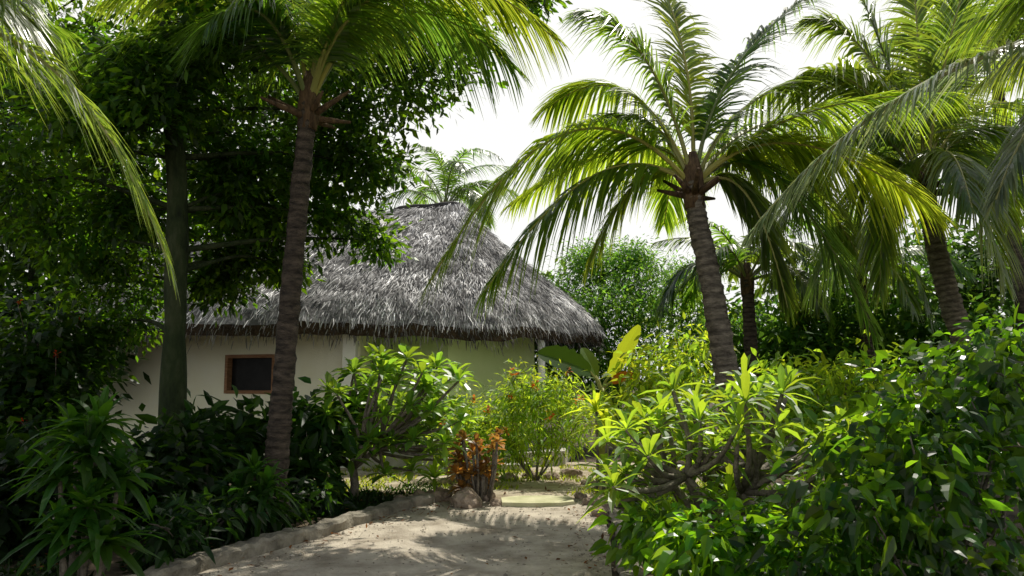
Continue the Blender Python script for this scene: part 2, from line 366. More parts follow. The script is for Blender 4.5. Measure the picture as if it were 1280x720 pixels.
wallrects(mb, C1, D1, [(0, (D1-C1).length, .3, HW, 0, TH)])
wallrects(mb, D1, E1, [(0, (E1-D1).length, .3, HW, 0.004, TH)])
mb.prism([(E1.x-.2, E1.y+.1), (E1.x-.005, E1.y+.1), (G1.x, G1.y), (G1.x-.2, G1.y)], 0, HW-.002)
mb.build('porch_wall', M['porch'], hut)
mb = MB(); fw = .065
wallrects(mb, A, Bc, [(w0-.004, w0+fw, z0w, z1w, -.03, .14), (w1-fw, w1+.004, z0w, z1w, -.03, .14), (w0+fw, w1-fw, z1w-fw, z1w+.003, -.028, .14), (w0+fw, w1-fw, z0w-.003, z0w+fw, -.028, .14)])
win = mb.build('window', M['wood'], hut)
mb = MB(); wallrects(mb, A, Bc, [(w0+.02, w1-.02, z0w+.02, z1w-.02, .11, .13)]); mb.build('pane', M['glass'], win)
mb = MB(); q = at(677, 470, 16.3); mb.tube([(q.x, q.y, .28), (q.x, q.y, 1.6), (q.x, q.y, 2.62)], .075, 16); mb.build('column', M['white'], hut, True)
mb = MB(); mb.box(BX-.18, BX+.06, 14.97, 15.21, 0, 2.85); mb.build('corner_post', M['white'], hut)
mb = MB(); mb.prism([(BX+.1, 14.7), (-.2, 14.7), (1.0, 15.3), (1.3, 17.5), (.6, 19.5), (BX+.1, 18)], -.05, .30); mb.build('terrace', M['cement'], hut)
mb = MB(); mb.prism([(-1.0, 14.2), (.3, 14.25), (.3, 14.69), (-1.0, 14.69)], -.05, .15); mb.build('step', M['cement'], hut)
# ------------------------------------------------------------------ palms
def bez(P0, Pm, P1, t):
    c = 2*Pm-.5*(P0+P1); t = t[:, None]
    return (1-t)**2*P0+2*t*(1-t)*c+t*t*P1, nrm(2*(1-t)*(c-P0)+2*t*(P1-c))
def frond(parent, P0, Pm, P1, Lf=.75, n=120, droop=.5, wid=.03, r0=.03, tint=(1, 1, 1), vee=.15, mat='frond', gap=.14):
    P0, Pm, P1 = (np.array(tuple(p)) for p in (P0, Pm, P1)); mb = MB()
    t0 = np.linspace(gap, .995, n); t = np.concatenate([t0, t0+.003]); t = np.clip(t+rng.normal(0, .002, len(t)), gap, .998)
    sd = np.concatenate([np.ones(n), -np.ones(n)])
    P, T = bez(P0, Pm, P1, t); ch = P1-P0
    if abs(ch[0])+abs(ch[1]) < .3: ch = ch+np.array([.5, -.3, 0])
    Sv = nrm(np.cross(ch, [0, 0, 1.]))
    tw = rng.uniform(-.5, .5)
    Nr = nrm(np.cross(np.broadcast_to(Sv, T.shape), T)); Sv = nrm(Sv*math.cos(tw)+Nr*math.sin(tw)); Nr = nrm(np.cross(Sv, T))
    ph = rng.uniform(0, 6.28, 2); g = rng.uniform(.75, 1.15); gy = rng.uniform(-.12, .10)
    a = np.radians(28+36*t+rng.normal(0, 3, len(t))+4*np.sin(t*23+ph[0]+sd)); v = vee+rng.normal(0, .06, len(t))+.10*np.sin(t*31+ph[1]+sd*2)
    D = Sv*(sd*np.cos(a))[:, None]+T*np.sin(a)[:, None]+Nr*v[:, None]
    prof = (.55+.45*np.sin(np.pi*np.clip(t*.8+.1, 0, 1)))*(1-.55*np.clip((t-.75)/.25, 0, 1))
    L = Lf*prof*jit(len(t), .88, 1.08)
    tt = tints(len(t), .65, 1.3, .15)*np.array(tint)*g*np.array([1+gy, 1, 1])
    keep = rng.random(len(t)) > .05
    mb.strips(P[keep], D[keep], (Nr+rvec(len(t))*.3)[keep], L[keep], wid*jit(keep.sum(), .75, 1.15), [0, .15, .4, .7, 1], [.5, 1, .95, .6, .06], (droop*jit(len(t), .7, 1.3))[keep], None, tt[keep], 0)
    tr = np.linspace(0, 1, 16); Pr, _ = bez(P0, Pm, P1, tr)
    mb.tube(Pr.tolist(), [r0*(1-.85*x**.7)+.004 for x in tr], 6, np.minimum(np.array(tint), 1.2), 1)
    return mb.build('frond', [M[mat], M['stalk']], parent)
def palm(label, tp, r0, r1, fr, nrand=0, Lr=3, Lf=.7, n=120, bark='palmbark', group=None, droop=.55, tint=(1, 1, 1), stubs=6, elr=(20, 80), wid=.03):
    base = Vector((tp[0].x, tp[0].y, 0)); t = thing('coconut_palm', label, 'palm tree', base, group)
    P = spl([base-Vector((0, 0, .1))]+tp[1:], 110); mb = MB()
    rad = []; tn = []
    for i in range(110):
        u = i/109; r = r1+(r0-r1)*(1-u)**1.5+r0*.35*max(0, 1-u*14); r *= 1+.07*((i % 3) == 0)+.03*random.uniform(-1, 1); rad.append(r)
        tn += [((.55 if i % 3 == 1 else 1.05),)*3]*12
    mb.tube(P, rad, 12, (1, 1, 1), 0, .14); mb.c[0] = np.array(tn); mb.build('trunk', M[bark], t, True)
    C = P[-1]
    mb = MB(); mb.tube([C-Vector((0, 0, .35)), C-Vector((0, 0, .1)), C+Vector((0, 0, .12)), C+Vector((0, 0, .4))], [r1*1.05, r1*1.15, r1*1.05, r1*.4], 12, (1, 1, 1), 0, .4); mb.build('crown_shaft', M['fibre'], t, True)
    for i in range(stubs):
        a = i*2.4+random.random(); e = random.uniform(.1, .9); d = Vector((math.cos(a), math.sin(a), e)).normalized(); L = random.uniform(.25, .6)
        mb = MB(); s0 = C+Vector((0, 0, -.2))+d*r1*.8; mb.tube([s0, s0+d*L*.5+Vector((0, 0, -.02)), s0+d*L+Vector((0, 0, -.03))], [.05, .035, .018], 7); mb.build('leaf_base', M['fibre'], t, True)
    for f in fr:
        kw = f[2] if len(f) > 2 else {}
        kw = dict(dict(Lf=Lf, n=n, droop=droop, tint=tint, wid=wid), **kw)
        frond(t, C+(f[0]-C).normalized()*r1*.8, f[0], f[1], **kw)
    for i in range(nrand):
        a = i*2.399+random.uniform(-.3, .3); e = math.radians(random.uniform(*elr)); L = Lr*random.uniform(.85, 1.1)
        d = Vector((math.cos(a)*math.cos(e), math.sin(a)*math.cos(e), math.sin(e))); e2 = e-math.radians(random.uniform(45, 75))
        d2 = Vector((math.cos(a)*math.cos(e2), math.sin(a)*math.cos(e2), math.sin(e2)))
        g = random.uniform(.8, 1.2)
        frond(t, C+d*r1*.8, C+d*L*.5, C+d*L*.5+d2*L*.5, Lf=Lf, n=n, droop=droop, tint=tuple(np.array(tint)*[g*random.uniform(.9, 1.2), g, g*.9]), wid=wid)
    return t
Y = 10
K = [onground(932, Y), at(918, 540, Y), at(906, 455, Y), at(888, 350, Y), at(872, 275, Y), at(867, 228, Y)]
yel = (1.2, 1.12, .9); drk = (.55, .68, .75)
palm('leaning coconut palm with ringed grey trunk standing right of the hut', K, .175, .12, [
    (at(708, 166, 9.5), at(536, 355, 8.8), dict(Lf=.80, droop=.72, tint=yel, n=145)),
    (at(742, 220, 9.9), at(606, 365, 9.6), dict(Lf=.80, droop=.88, tint=(1.15, 1.1, .9), n=130)),
    (at(785, 185, 11), at(640, 255, 12.4), dict(Lf=.8, droop=.72, tint=yel)),
    (at(778, 112, 10.6), at(685, 135, 11.4), dict(Lf=.9, droop=.72, tint=yel)),
    (at(808, 75, 9.8), at(728, 15, 9.5), dict(Lf=1.0, droop=.65)),
    (at(855, 70, 10.6), at(815, -45, 11.0), dict(Lf=1.0, droop=.55, tint=yel)),
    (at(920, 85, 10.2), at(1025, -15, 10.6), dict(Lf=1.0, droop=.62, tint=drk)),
    (at(970, 110, 10.8), at(1125, 95, 11.8), dict(Lf=.95, droop=.78)),
    (at(1010, 140, 9.8), at(1200, 120, 9.4), dict(Lf=.8, droop=.72, tint=yel)),
    (at(1000, 180, 9.8), at(1175, 270, 9.6), dict(Lf=.85, droop=.72, tint=yel)),
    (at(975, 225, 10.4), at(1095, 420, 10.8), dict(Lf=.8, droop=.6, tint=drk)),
    (at(975, 200, 11.3), at(1080, 330, 12.6), dict(Lf=.85, droop=.7)),
    (at(850, 190, 11.8), at(830, 280, 13.6), dict(Lf=.75, droop=.7, tint=yel)),
    (at(800, 225, 10.6), at(735, 335, 11), dict(Lf=.6, droop=.7, tint=yel)),
    (at(950, 175, 12), at(1030, 240, 13.6), dict(Lf=.8, droop=.7, tint=yel)),
    (at(980, 150, 11.4), at(1110, 190, 12.6), dict(Lf=.85, droop=.75)),
    (at(935, 245, 9.7), at(985, 385, 9.8), dict(Lf=.55, droop=.7)),
    (at(785, 145, 10.4), at(690, 205, 10.9), dict(Lf=.8, droop=.78)),
    ], 0, stubs=9, n=130, wid=.038)
Y = 9.5
K = [onground(338, Y), at(347, 560, Y), at(353, 490, Y), at(365, 350, Y), at(377, 220, Y), at(386, 128, Y)]
palm('tall slender coconut palm with dark trunk standing before the hut', K, .15, .105, [
    (at(345, 0, 9.5), at(240, -80, 9.4), dict(droop=.5)),
    (at(300, -10, 9.0), at(130, -20, 8.4), dict(droop=.7)),
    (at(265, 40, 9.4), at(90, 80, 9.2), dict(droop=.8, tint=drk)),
    (at(285, 0, 10.4), at(120, 10, 11.4), dict(droop=.7)),
    (at(405, 0, 9.4), at(430, -130, 9.2), dict(droop=.4)),
    (at(450, -20, 10.2), at(580, -110, 11.2), dict(droop=.55)),
    (at(520, -25, 9.2), at(695, 50, 8.8), dict(droop=.75, tint=yel)),
    (at(500, 15, 9.6), at(640, 85, 9.8), dict(droop=.8, tint=drk, n=90)),
    (at(460, 0, 8.9), at(600, -30, 8.2), dict(droop=.7)),
    (at(430, 0, 8.8), at(490, -60, 7.8), dict(droop=.7)),
    (at(395, -40, 10.4), at(400, -150, 11.8), dict(droop=.5)),
    (at(330, 20, 8.9), at(260, 30, 8.0), dict(droop=.7, tint=drk)),
    ], 0, Lf=.92, n=125, wid=.034, bark='darkbark', stubs=6)
Y = 5.6
K = [onground(-330, Y), at(-300, 400, Y), at(-270, 200, Y), at(-255, 40, Y)]
palm('coconut palm at the left edge with one frond arching down into the photo', K, .16, .12, [
    (at(25, 55, 5.5), at(212, 330, 5.4), dict(Lf=.60, n=160, droop=.55, tint=(1.0, 1.05, 1.2), wid=.027)),
    (at(-60, -20, 5.9), at(60, 60, 6.2), dict(droop=.7)),
    (at(-120, -30, 5.2), at(20, -10, 4.8), dict(droop=.7)),
    (at(-80, 10, 6.4), at(80, 40, 7.2), dict(droop=.8)),
    ], 6, Lr=2.4, stubs=3)
Y = 6.6
K = [onground(1540, Y), at(1500, 420, Y), at(1455, 200, Y), at(1425, 20, Y)]
palm('coconut palm at the right edge with long shining frond reaching leftward', K, .17, .12, [
    (at(1155, 105, 6.2), at(935, 295, 5.9), dict(Lf=.46, n=180, droop=.7, tint=(1, 1, 1), wid=.031, r0=.035, mat='glare_frond')),
    (at(1320, 110, 6.0), at(1245, 250, 5.6), dict(Lf=.42, droop=.7, mat='glare_frond', tint=(.7, .7, .7))),
    (at(1330, -20, 6.7), at(1180, 55, 6.9), dict(droop=.7, Lf=.5, tint=yel)),
    (at(1320, -60, 6.2), at(1200, -30, 5.8), dict(droop=.8)),
    (at(1340, 30, 7.4), at(1220, 110, 8.2), dict(droop=.75, Lf=.55)),
    ], 4, Lr=1.8, stubs=3)
Y = 12
K = [onground(1228, Y), at(1210, 450, Y), at(1192, 390, Y), at(1174, 325, Y), at(1154, 228, Y)]
palm('coconut palm with brown trunk half hidden behind the shrubs far right', K, .19, .14, [
    (at(1065, 170, 11.8), at(965, 300, 11.5), dict(tint=drk)),
    (at(1090, 215, 12.6), at(1015, 360, 13), dict(tint=drk, droop=.8)),
    (at(1120, 110, 12), at(1075, -10, 12), dict(droop=.6, tint=drk)),
    (at(1150, 95, 12.2), at(1140, -50, 12.4), dict(droop=.5)),
    (at(1200, 110, 12), at(1275, 0, 12), dict(droop=.7)),
    (at(1235, 200, 11.6), at(1335, 340, 11.4), dict(droop=.75, tint=yel)),
    (at(1115, 225, 11.2), at(1100, 365, 10.9), dict(droop=.7, Lf=.65)),
    (at(1205, 210, 11.2), at(1255, 350, 10.8), dict(droop=.7, Lf=.85, tint=yel)),
    (at(1100, 150, 13), at(1010, 190, 14), dict(tint=yel)),
    (at(1240, 130, 13), at(1345, 170, 14), dict(tint=yel)),
    (at(1150, 160, 13.4), at(1130, 190, 15), dict(tint=yel)),
    (at(1070, 105, 11.4), at(975, 115, 11), dict(droop=.8)),
    (at(1215, 90, 12.8), at(1320, 60, 13.4), dict(droop=.7, tint=yel)),
    (at(1215, 170, 13.2), at(1260, 280, 14.4), dict(droop=.7)),
    (at(1085, 70, 12.2), at(1010, 25, 12.4), dict(droop=.7)),
    (at(1235, 160, 11.8), at(1335, 220, 11.4), dict(droop=.8)),
    (at(1185, 60, 11.2), at(1215, -40, 10.8), dict(droop=.6)),
    (at(1185, 190, 10.9), at(1215, 260, 9.8), dict(droop=.8, Lf=.8)),
    ], 0, Lf=1.0, n=125, stubs=6, wid=.04, droop=.7)
def far_palm(label, px, py, Yd, lean, Lr, nr, tint=(1, 1, 1), r=.16, bark='darkbark', elr=(-5, 75)):
    top = at(px, py, Yd); b = Vector((top.x+lean, Yd, 0))
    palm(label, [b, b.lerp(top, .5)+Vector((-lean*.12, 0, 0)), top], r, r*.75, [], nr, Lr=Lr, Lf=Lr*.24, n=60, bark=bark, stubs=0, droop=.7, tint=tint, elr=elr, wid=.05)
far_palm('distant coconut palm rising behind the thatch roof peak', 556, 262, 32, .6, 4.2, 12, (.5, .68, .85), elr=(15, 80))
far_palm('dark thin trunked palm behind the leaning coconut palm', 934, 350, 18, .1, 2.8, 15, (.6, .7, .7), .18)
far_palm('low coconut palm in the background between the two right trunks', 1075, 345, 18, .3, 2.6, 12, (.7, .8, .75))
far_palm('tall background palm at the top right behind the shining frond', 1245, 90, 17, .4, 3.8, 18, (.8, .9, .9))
# ------------------------------------------------------------------ broadleaf trees and shrubs
LEAF = dict(simple=([0, .45, 1], [.12, 1, .06], None), ovate=([0, .25, .6, 1], [.12, .95, .78, .05], .35), lance=([0, .3, .7, 1], [.2, .8, 1, .06], .4), strap=([0, .2, .45, .7, .88, 1], [.55, .9, 1, .8, .45, .05], .35))
def plant(name, label, cat, base, tpts, r0, r1, lobes, mat, leaf='simple', L=(.1, .18), Wr=.45, nc=40, nl=40, sig=.2, bark='bark', tint=(1, 1, 1), parts=('trunk', 'crown'), group=None, droop=.15, flat=1., up=.8, limbs=True, flowers=None, var=(.6, 1.35), fmat='flower', fs=1.):
    t = thing(name, label, cat, base, group); mt = MB(); mf = MB()
    if tpts:
        P = spl(tpts, 40); mt.tube(P, [r1+(r0-r1)*(1-i/39)**1.3+r0*.4*max(0, 1-i/4) for i in range(40)], 12, (1, 1, 1), 0, .25)
    else: P = [Vector(base)]
    ts, ws, fold = LEAF[leaf]; fl = []
    for lb in lobes:
        C, R = Vector(lb[0]), lb[1]; k = lb[2] if len(lb) > 2 else 1.
        if limbs:
            cand = P[len(P)//3:] if len(P) > 3 else P
            s0 = min(cand, key=lambda p: abs(p.z-(C.z-.2*math.hypot(p.x-C.x, p.y-C.y)+.1))) if tpts else P[0]
            m = (s0+C)/2+Vector((random.uniform(-.15, .15), random.uniform(-.15, .15), random.uniform(.0, .3)))*min(1, (C-s0).length)
            rr = max(.012, min(r1*.45 if tpts else r0, .012*(C-s0).length+.008)); mt.tube(spl([s0, m, C], 9), [rr*(1-.8*i/8) for i in range(9)], 7)
        n = max(3, int(nc*k)); sub = np.array(C)+rvec(n)*(rng.random(n)**.45)[:, None]*R*np.array([1, 1, flat])
        if sub[:, 2].min() < .12: sub[:, 2] = np.maximum(sub[:, 2], .12)
        if limbs:
            for q in sub[:max(4, n//4)]:
                q = Vector(q); mt.tube([C, (C+q)/2+Vector((0, 0, .04*R)), q], [.010, .008, .004], 4)
        ct = tints(n, *var, .25)
        nn = n*nl; B = np.repeat(sub, nl, 0)+rng.normal(size=(nn, 3))*sig*np.array([1, 1, .7])
        if B[:, 2].min() < .05: B[:, 2] = np.maximum(B[:, 2], .05)
        D = (B-np.repeat(sub, nl, 0))/sig*.6+rvec(nn)*.7+[0, 0, -.25]
        N = rvec(nn)*.6+[0, 0, up]
        Lh = jit(nn, *L); tt = np.repeat(ct, nl, 0)*tints(nn, .75, 1.25, .12)*np.array(tint)
        mf.strips(B, D, N, Lh, Lh*Wr*jit(nn, .8, 1.2), ts, ws, droop*jit(nn, .3, 1.6), fold, tt)
        for _ in range(flowers or 0): fl.append((C+Vector((random.uniform(-.6, .6)*R, -R*.75, random.uniform(.4, .9)*R)), C))
    for q, C in fl: mt.tube([C, C.lerp(q, .6)+Vector((0, 0, -.03)), q], [.007, .006, .004], 4)
    if mt.n: mt.build(parts[0], M[bark], t, True)
    mf.build(parts[1], M[mat], t)
    for q, C in fl:
        m5 = MB(); k = 14; B = np.array([tuple(q)]*k)+rng.normal(size=(k, 3))*.03*fs; a = np.arange(k)*2.4; D = np.stack([np.cos(a), np.sin(a), jit(k, -.2, 1.2)], -1)
        m5.strips(B, D, np.array([[0, 0, 1.]]*k), jit(k, .06, .11)*fs, jit(k, .04, .06)*fs, [0, .5, 1], [.2, 1, .2], .2, None, tints(k, .7, 1.2, .2)); m5.build('flower', M[fmat], t)
    return t
Y = 10
tp = [onground(213, Y), at(215, 560, Y), at(218, 420, Y), at(222, 250, Y), at(214, 120, Y), at(206, 0, Y), at(215, -120, Y)]
LT = [(60, 130, 10.3, 1.1), (20, 230, 10.8, 1.1), (120, 300, 11.2, .9), (150, 90, 10.6, 1.2), (265, 110, 11, 1.2), (310, 200, 11.3, .9), (440, 140, 11.4, .9), (520, 75, 11.4, .85), (462, 205, 11.8, .6, .7), (420, 270, 12, .55, .6), (575, 30, 11.4, .6, .6), (120, 200, 12, 1.3), (285, 280, 12, .65, .8), (170, 340, 12.4, .6, .7), (655, -15, 11, .45, .5), (410, 70, 12.5, 1.0), (60, 20, 11.5, 1.3), (340, 20, 12, 1.2), (460, 30, 12.4, .9), (390, 210, 12.5, .7), (190, 110, 9.4, .6, .7), (255, 60, 9.4, .7, .8), (130, 150, 9.5, .6, .7), (285, 230, 10.8, .5, .6), (165, 260, 10.6, .45, .6), (330, 270, 11.5, .45, .6), (300, 335, 12, .4, .5), (255, 350, 12.2, .4, .5), (350, 330, 12.2, .3, .35), (475, 300, 12.4, .28, .25), (160, 400, 12.6, .4, .35)]
plant('broadleaf_tree', 'big shady tree with mossy trunk and dense small leaves at left', 'tree', tp[0], tp, .165, .10, [(at(a[0], a[1], a[2]), a[3], a[4] if len(a) > 4 else 1.) for a in LT], 'tree', nc=46, nl=46, L=(.08, .17), Wr=.5, sig=.18, var=(.35, 1.7))
def tree(name, label, px, Yd, lobes, mat='far', **kw):
    b = onground(px, Yd); top = at(*lobes[0][:2], Yd)
    tp = [b, b.lerp(top, .35)+Vector((.15, 0, 0)), b.lerp(top, .7)+Vector((-.1, .1, 0)), top]
    d = dict(nc=40, nl=34, L=(.16, .3), Wr=.5, sig=.34); d.update(kw)
    return plant(name, label, 'tree', b, tp, .16, .06, [(at(a[0], a[1], a[2]), a[3]) for a in lobes], mat, **d)
tree('feathery_tree', 'light green feathery tree right of the thatch roof', 770, 21, [(752, 345, 21, 1.0), (700, 372, 21.5, .9), (800, 358, 20.5, 1.1), (842, 395, 20, 1.2), (725, 405, 20, 1.1), (780, 440, 20, 1.3), (850, 350, 23, 1.0), (710, 455, 20, 1.0), (680, 470, 21, .9), (750, 480, 19.5, 1.0), (770, 385, 19.5, 1.0), (700, 425, 19.5, .8), (735, 325, 21.5, .45), (790, 322, 21, .5)], 'far', flat=.6, L=(.07, .15), nc=52, nl=52, Wr=.34, tint=(.8, 1.05, .8), var=(.4, 1.5), sig=.26)
tree('bushy_tree', 'dense tree in the background right of the thin dark palm trunk', 1010, 20, [(1010, 400, 20, 1.5), (960, 420, 20.5, 1.3), (1060, 390, 20, 1.5), (900, 430, 21, 1.3), (1000, 450, 19, 1.2), (1090, 440, 19, 1.3)], 'far', tint=(.6, .8, .65))
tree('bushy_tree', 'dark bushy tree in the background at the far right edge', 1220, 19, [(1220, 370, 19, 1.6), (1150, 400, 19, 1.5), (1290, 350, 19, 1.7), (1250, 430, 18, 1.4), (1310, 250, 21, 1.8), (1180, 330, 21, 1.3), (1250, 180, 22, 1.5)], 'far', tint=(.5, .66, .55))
tree('bushy_tree', 'shadowy tree in the background at the far left edge', 30, 17, [(40, 330, 17, 1.7), (-40, 250, 17, 1.9), (60, 430, 16, 1.3), (-20, 420, 16, 1.6), (90, 250, 18, 1.6), (-60, 100, 18, 2.2), (60, 150, 20, 2)], 'tree', tint=(.4, .48, .5), L=(.18, .34))  # dark tint puts the shade of the left side into the leaf colour
tree('bushy_tree', 'shadowy tall tree behind the left end of the hut', 230, 25, [(210, 200, 25, 2.4), (130, 300, 25, 2.2), (300, 250, 25, 2.0), (200, 350, 25, 1.9), (330, 140, 26, 2.2), (110, 120, 26, 2.6), (90, 400, 24, 2)], 'tree', tint=(.5, .62, .62), L=(.22, .42), sig=.42, nc=44)  # leaves tinted down, shade painted into their colour
mf = MB(); n = 520
sub = np.stack([jit(n, -60, 60), jit(n, 36, 48), rng.random(n)**.7*5.6], -1); sub[:, 2] *= 1+.25*np.sin(sub[:, 0]*.35)
nl = 34; B = np.repeat(sub, nl, 0)+rng.normal(size=(n*nl, 3))*.7; B[:, 2] = np.maximum(B[:, 2], .05)
mf.strips(B, rvec(n*nl)+[0, 0, -.2], rvec(n*nl)*.6+[0, -.2, .8], jit(n*nl, .35, .7), jit(n*nl, .15, .3), [0, .45, 1], [.12, 1, .06], .2, None, np.repeat(tints(n, .5, 1.2), nl, 0))
tag(mf.build('far_treeline', M['far']), 'distant belt of green trees closing the view behind the garden', 'trees', kind='stuff')
sh = dict(parts=('stem', 'foliage'), bark='stem')
def shrub(name, label, px, Yd, lobes, mat='shrub', leaf='ovate', **kw):
    d = dict(nc=22, nl=18, L=(.09, .18), Wr=.6, sig=.13, droop=.25); d.update(sh); d.update(kw)
    return plant(name, label, 'shrub', onground(px, Yd), None, .02, .015, [(at(a[0], a[1], a[2]), a[3]) for a in lobes], mat, leaf, **d)
bl = dict(up=.35, var=(.3, 1.7), droop=.4)
shrub('broadleaf_shrub', 'big glossy broad leaved shrub filling the lower right corner', 1150, 4.9, [(1080, 640, 4.9, .32), (1150, 600, 4.9, .34), (1240, 560, 5, .36), (1240, 670, 4.7, .38), (1120, 700, 4.7, .34), (1090, 575, 5.3, .22), (1170, 525, 5.3, .24), (1265, 475, 5.3, .26), (1020, 700, 4.9, .22)], nc=18, nl=16, L=(.05, .16), sig=.15, tint=(.75, .8, .8), **bl)  # tint darkened to paint in shade from the palms overhead
shrub('broadleaf_shrub', 'tall broad leaved shrub at the right edge under the palm fronds', 1230, 6.3, [(1235, 445, 6.3, .26), (1165, 480, 6.3, .26), (1275, 430, 6.4, .24), (1130, 540, 6.4, .28), (1200, 530, 6.3, .4), (1150, 590, 6.2, .4)], nc=16, nl=17, sig=.155, L=(.05, .15), tint=(.85, .95, .8), **bl)
shrub('broadleaf_shrub', 'low broad leaved shrub overhanging the right edge of the path', 930, 5.6, [(930, 685, 5.5, .22), (890, 702, 5.3, .2), (985, 695, 5.3, .22), (850, 680, 5.8, .16), (810, 668, 6.2, .12)], nc=15, nl=14, L=(.06, .17), sig=.13, tint=(1.3, 1.25, 1), **bl)
shrub('lime_shrub', 'bright yellow green shrub behind the leaning palm trunk', 840, 12.5, [(830, 455, 12.5, .5), (860, 440, 12.8, .5), (800, 490, 12.3, .5), (870, 500, 12, .5), (840, 530, 12, .5)], 'lime', sig=.18, L=(.1, .22), Wr=.35, nc=20, tint=(1.1, 1.1, 1))
shrub('lime_shrub', 'pale green shrub between the palm trunk and the right hand bushes', 1010, 11.5, [(960, 500, 11.5, .55), (1010, 480, 11.5, .5), (1060, 490, 11.8, .5), (1100, 470, 12, .5), (1000, 540, 11, .6), (1070, 550, 11, .6)], 'lime', sig=.18, L=(.1, .22), Wr=.4, nc=24, tint=(.95, 1.05, .8))
shrub('flowering_shrub', 'light green wispy shrub with orange flowers before the hut column', 670, 13, [(675, 500, 13, .38), (640, 525, 13.2, .42), (700, 490, 13, .38), (690, 540, 12.6, .4), (640, 555, 12.8, .42), (605, 530, 13.2, .42), (725, 525, 12.6, .4), (580, 515, 13.4, .36), (655, 485, 13.2, .3), (570, 550, 13, .36), (600, 570, 12.6, .36)], 'lime', 'simple', sig=.17, L=(.07, .17), Wr=.22, nc=28, nl=28, flowers=1, tint=(1.05, 1.1, 1), var=(.6, 1.4), fmat='orange')
shrub('dark_shrub', 'dark flowering bush with scarlet blooms at the left edge', 60, 11.5, [(40, 440, 11.5, .75), (-10, 480, 11.2, .8), (70, 500, 11.2, .7), (10, 540, 10.8, .8), (90, 440, 12.2, .6), (60, 560, 10.4, .7)], 'tree', 'simple', nc=34, nl=30, sig=.18, L=(.1, .2), tint=(.45, .52, .55), flowers=1, fs=.6)  # shade on the left bushes is put into their darkened leaf tints
shrub('dark_shrub', 'dark large leaved bush between the mossy trunk and the slender palm', 270, 10.6, [(260, 535, 10.6, .36), (300, 555, 10.4, .36), (235, 565, 10.2, .38), (290, 590, 9.9, .35), (325, 540, 10.8, .3)], 'strap', 'ovate', L=(.2, .36), Wr=.4, sig=.16, nc=13, nl=12, tint=(.75, .8, .85))
shrub('dark_shrub', 'dark leafy bush between the slender palm and the frangipani', 385, 10.6, [(390, 535, 10.6, .31), (385, 570, 10.3, .36), (408, 515, 11, .24), (370, 600, 10, .3)], 'strap', 'ovate', L=(.18, .32), Wr=.42, sig=.15, nc=13, nl=12, tint=(.9, 1, .9))
shrub('dark_shrub', 'low shadowy bush in the bottom left behind the strap leaved plant', 30, 7.6, [(20, 600, 7.6, .5), (-30, 640, 7.2, .5), (60, 640, 7.4, .45), (180, 620, 8.2, .35), (200, 580, 8.8, .4)], 'tree', 'simple', L=(.1, .2), nc=30, nl=24, sig=.15, tint=(.35, .42, .45))  # strongly darkened tint, shade painted into the leaves
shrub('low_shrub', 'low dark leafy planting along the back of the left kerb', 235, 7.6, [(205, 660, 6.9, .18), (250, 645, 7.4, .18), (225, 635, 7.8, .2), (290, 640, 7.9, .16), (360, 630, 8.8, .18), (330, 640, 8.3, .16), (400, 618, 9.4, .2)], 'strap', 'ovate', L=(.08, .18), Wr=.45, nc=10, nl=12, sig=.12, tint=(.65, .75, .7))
def rosette(mf, C, n, L, Wd, e0, e1, droop, leaf='lance', tint=(1, 1, 1), lo=.7, hi=1.25):
    a = np.arange(n)*2.399+random.random()*6; e = np.radians(np.linspace(e0, e1, n)+rng.normal(0, 8, n))
    D = np.stack([np.cos(a)*np.cos(e), np.sin(a)*np.cos(e), np.sin(e)], -1)
    N = np.stack([-np.cos(a)*np.sin(e), -np.sin(a)*np.sin(e), np.cos(e)], -1)+rvec(n)*.3
    ts, ws, fold = LEAF[leaf]
    mf.strips(np.array([tuple(C)]*n)+D*.015, D, N, L*jit(n, .65, 1.15), Wd*jit(n, .8, 1.15), ts, ws, droop*jit(n, .6, 1.5), fold, tints(n, lo, hi, .2)*np.array(tint))
def frangipani(label, base, tips, L, Wd, tint, nl=15, fork=.45):
    t = thing('frangipani', label, 'shrub', base); mt = MB(); mf = MB(); base = Vector(base)
    f = base+Vector((0, 0, fork)); mt.tube([base-Vector((0, 0, .05)), base+Vector((.03, 0, fork*.5)), f], [.075, .06, .055], 9, (1, 1, 1), 0, .2)
    hubs = []
    for i in range(5):
        g = f+Vector((math.cos(i*1.3)*.35, math.sin(i*1.3)*.35, random.uniform(.2, .4))); mt.tube([f, f.lerp(g, .5)+Vector((0, 0, -.04)), g], [.045, .038, .032], 7); hubs.append(g)
    for p in tips:
        h = min(hubs, key=lambda q: (q-p).length); m = h.lerp(p, .5)+Vector((random.uniform(-.08, .08), random.uniform(-.08, .08), -.06))
        mt.tube(spl([h, m, p], 7), [.028, .026, .024, .022, .02, .018, .015], 6)
        rosette(mf, p, nl, L, Wd, -10, 75, .35, 'lance', tuple(np.array(tint)*random.uniform(.65, 1.25)))
    mt.build('stem', M['stem'], t, True); mf.build('foliage', M['plum'], t)
tl = []
for i in range(80):
    a = random.uniform(0, 6.28); r = math.sqrt(random.random()); px = 499+106*r*math.cos(a); py = 520+76*r*math.sin(a); tl.append(at(px, py, random.uniform(10.3, 12)))
frangipani('frangipani bush with long pointed leaves and forked grey trunk before the porch', onground(440, 10.9), tl, .34, .095, (.95, 1.05, 1), 14)
tl = []
for i in range(66):
    a = random.uniform(0, 6.28); r = math.sqrt(random.random()); px = 900+162*r*math.cos(a); py = 560+86*r*math.sin(a)-.12*(px-890); tl.append(at(px, py, random.uniform(5.7, 7.6)))
frangipani('sunlit frangipani with long pale leaves right of the path', onground(890, 6.7), tl, .31, .058, (1.2, 1.2, 1), 14)
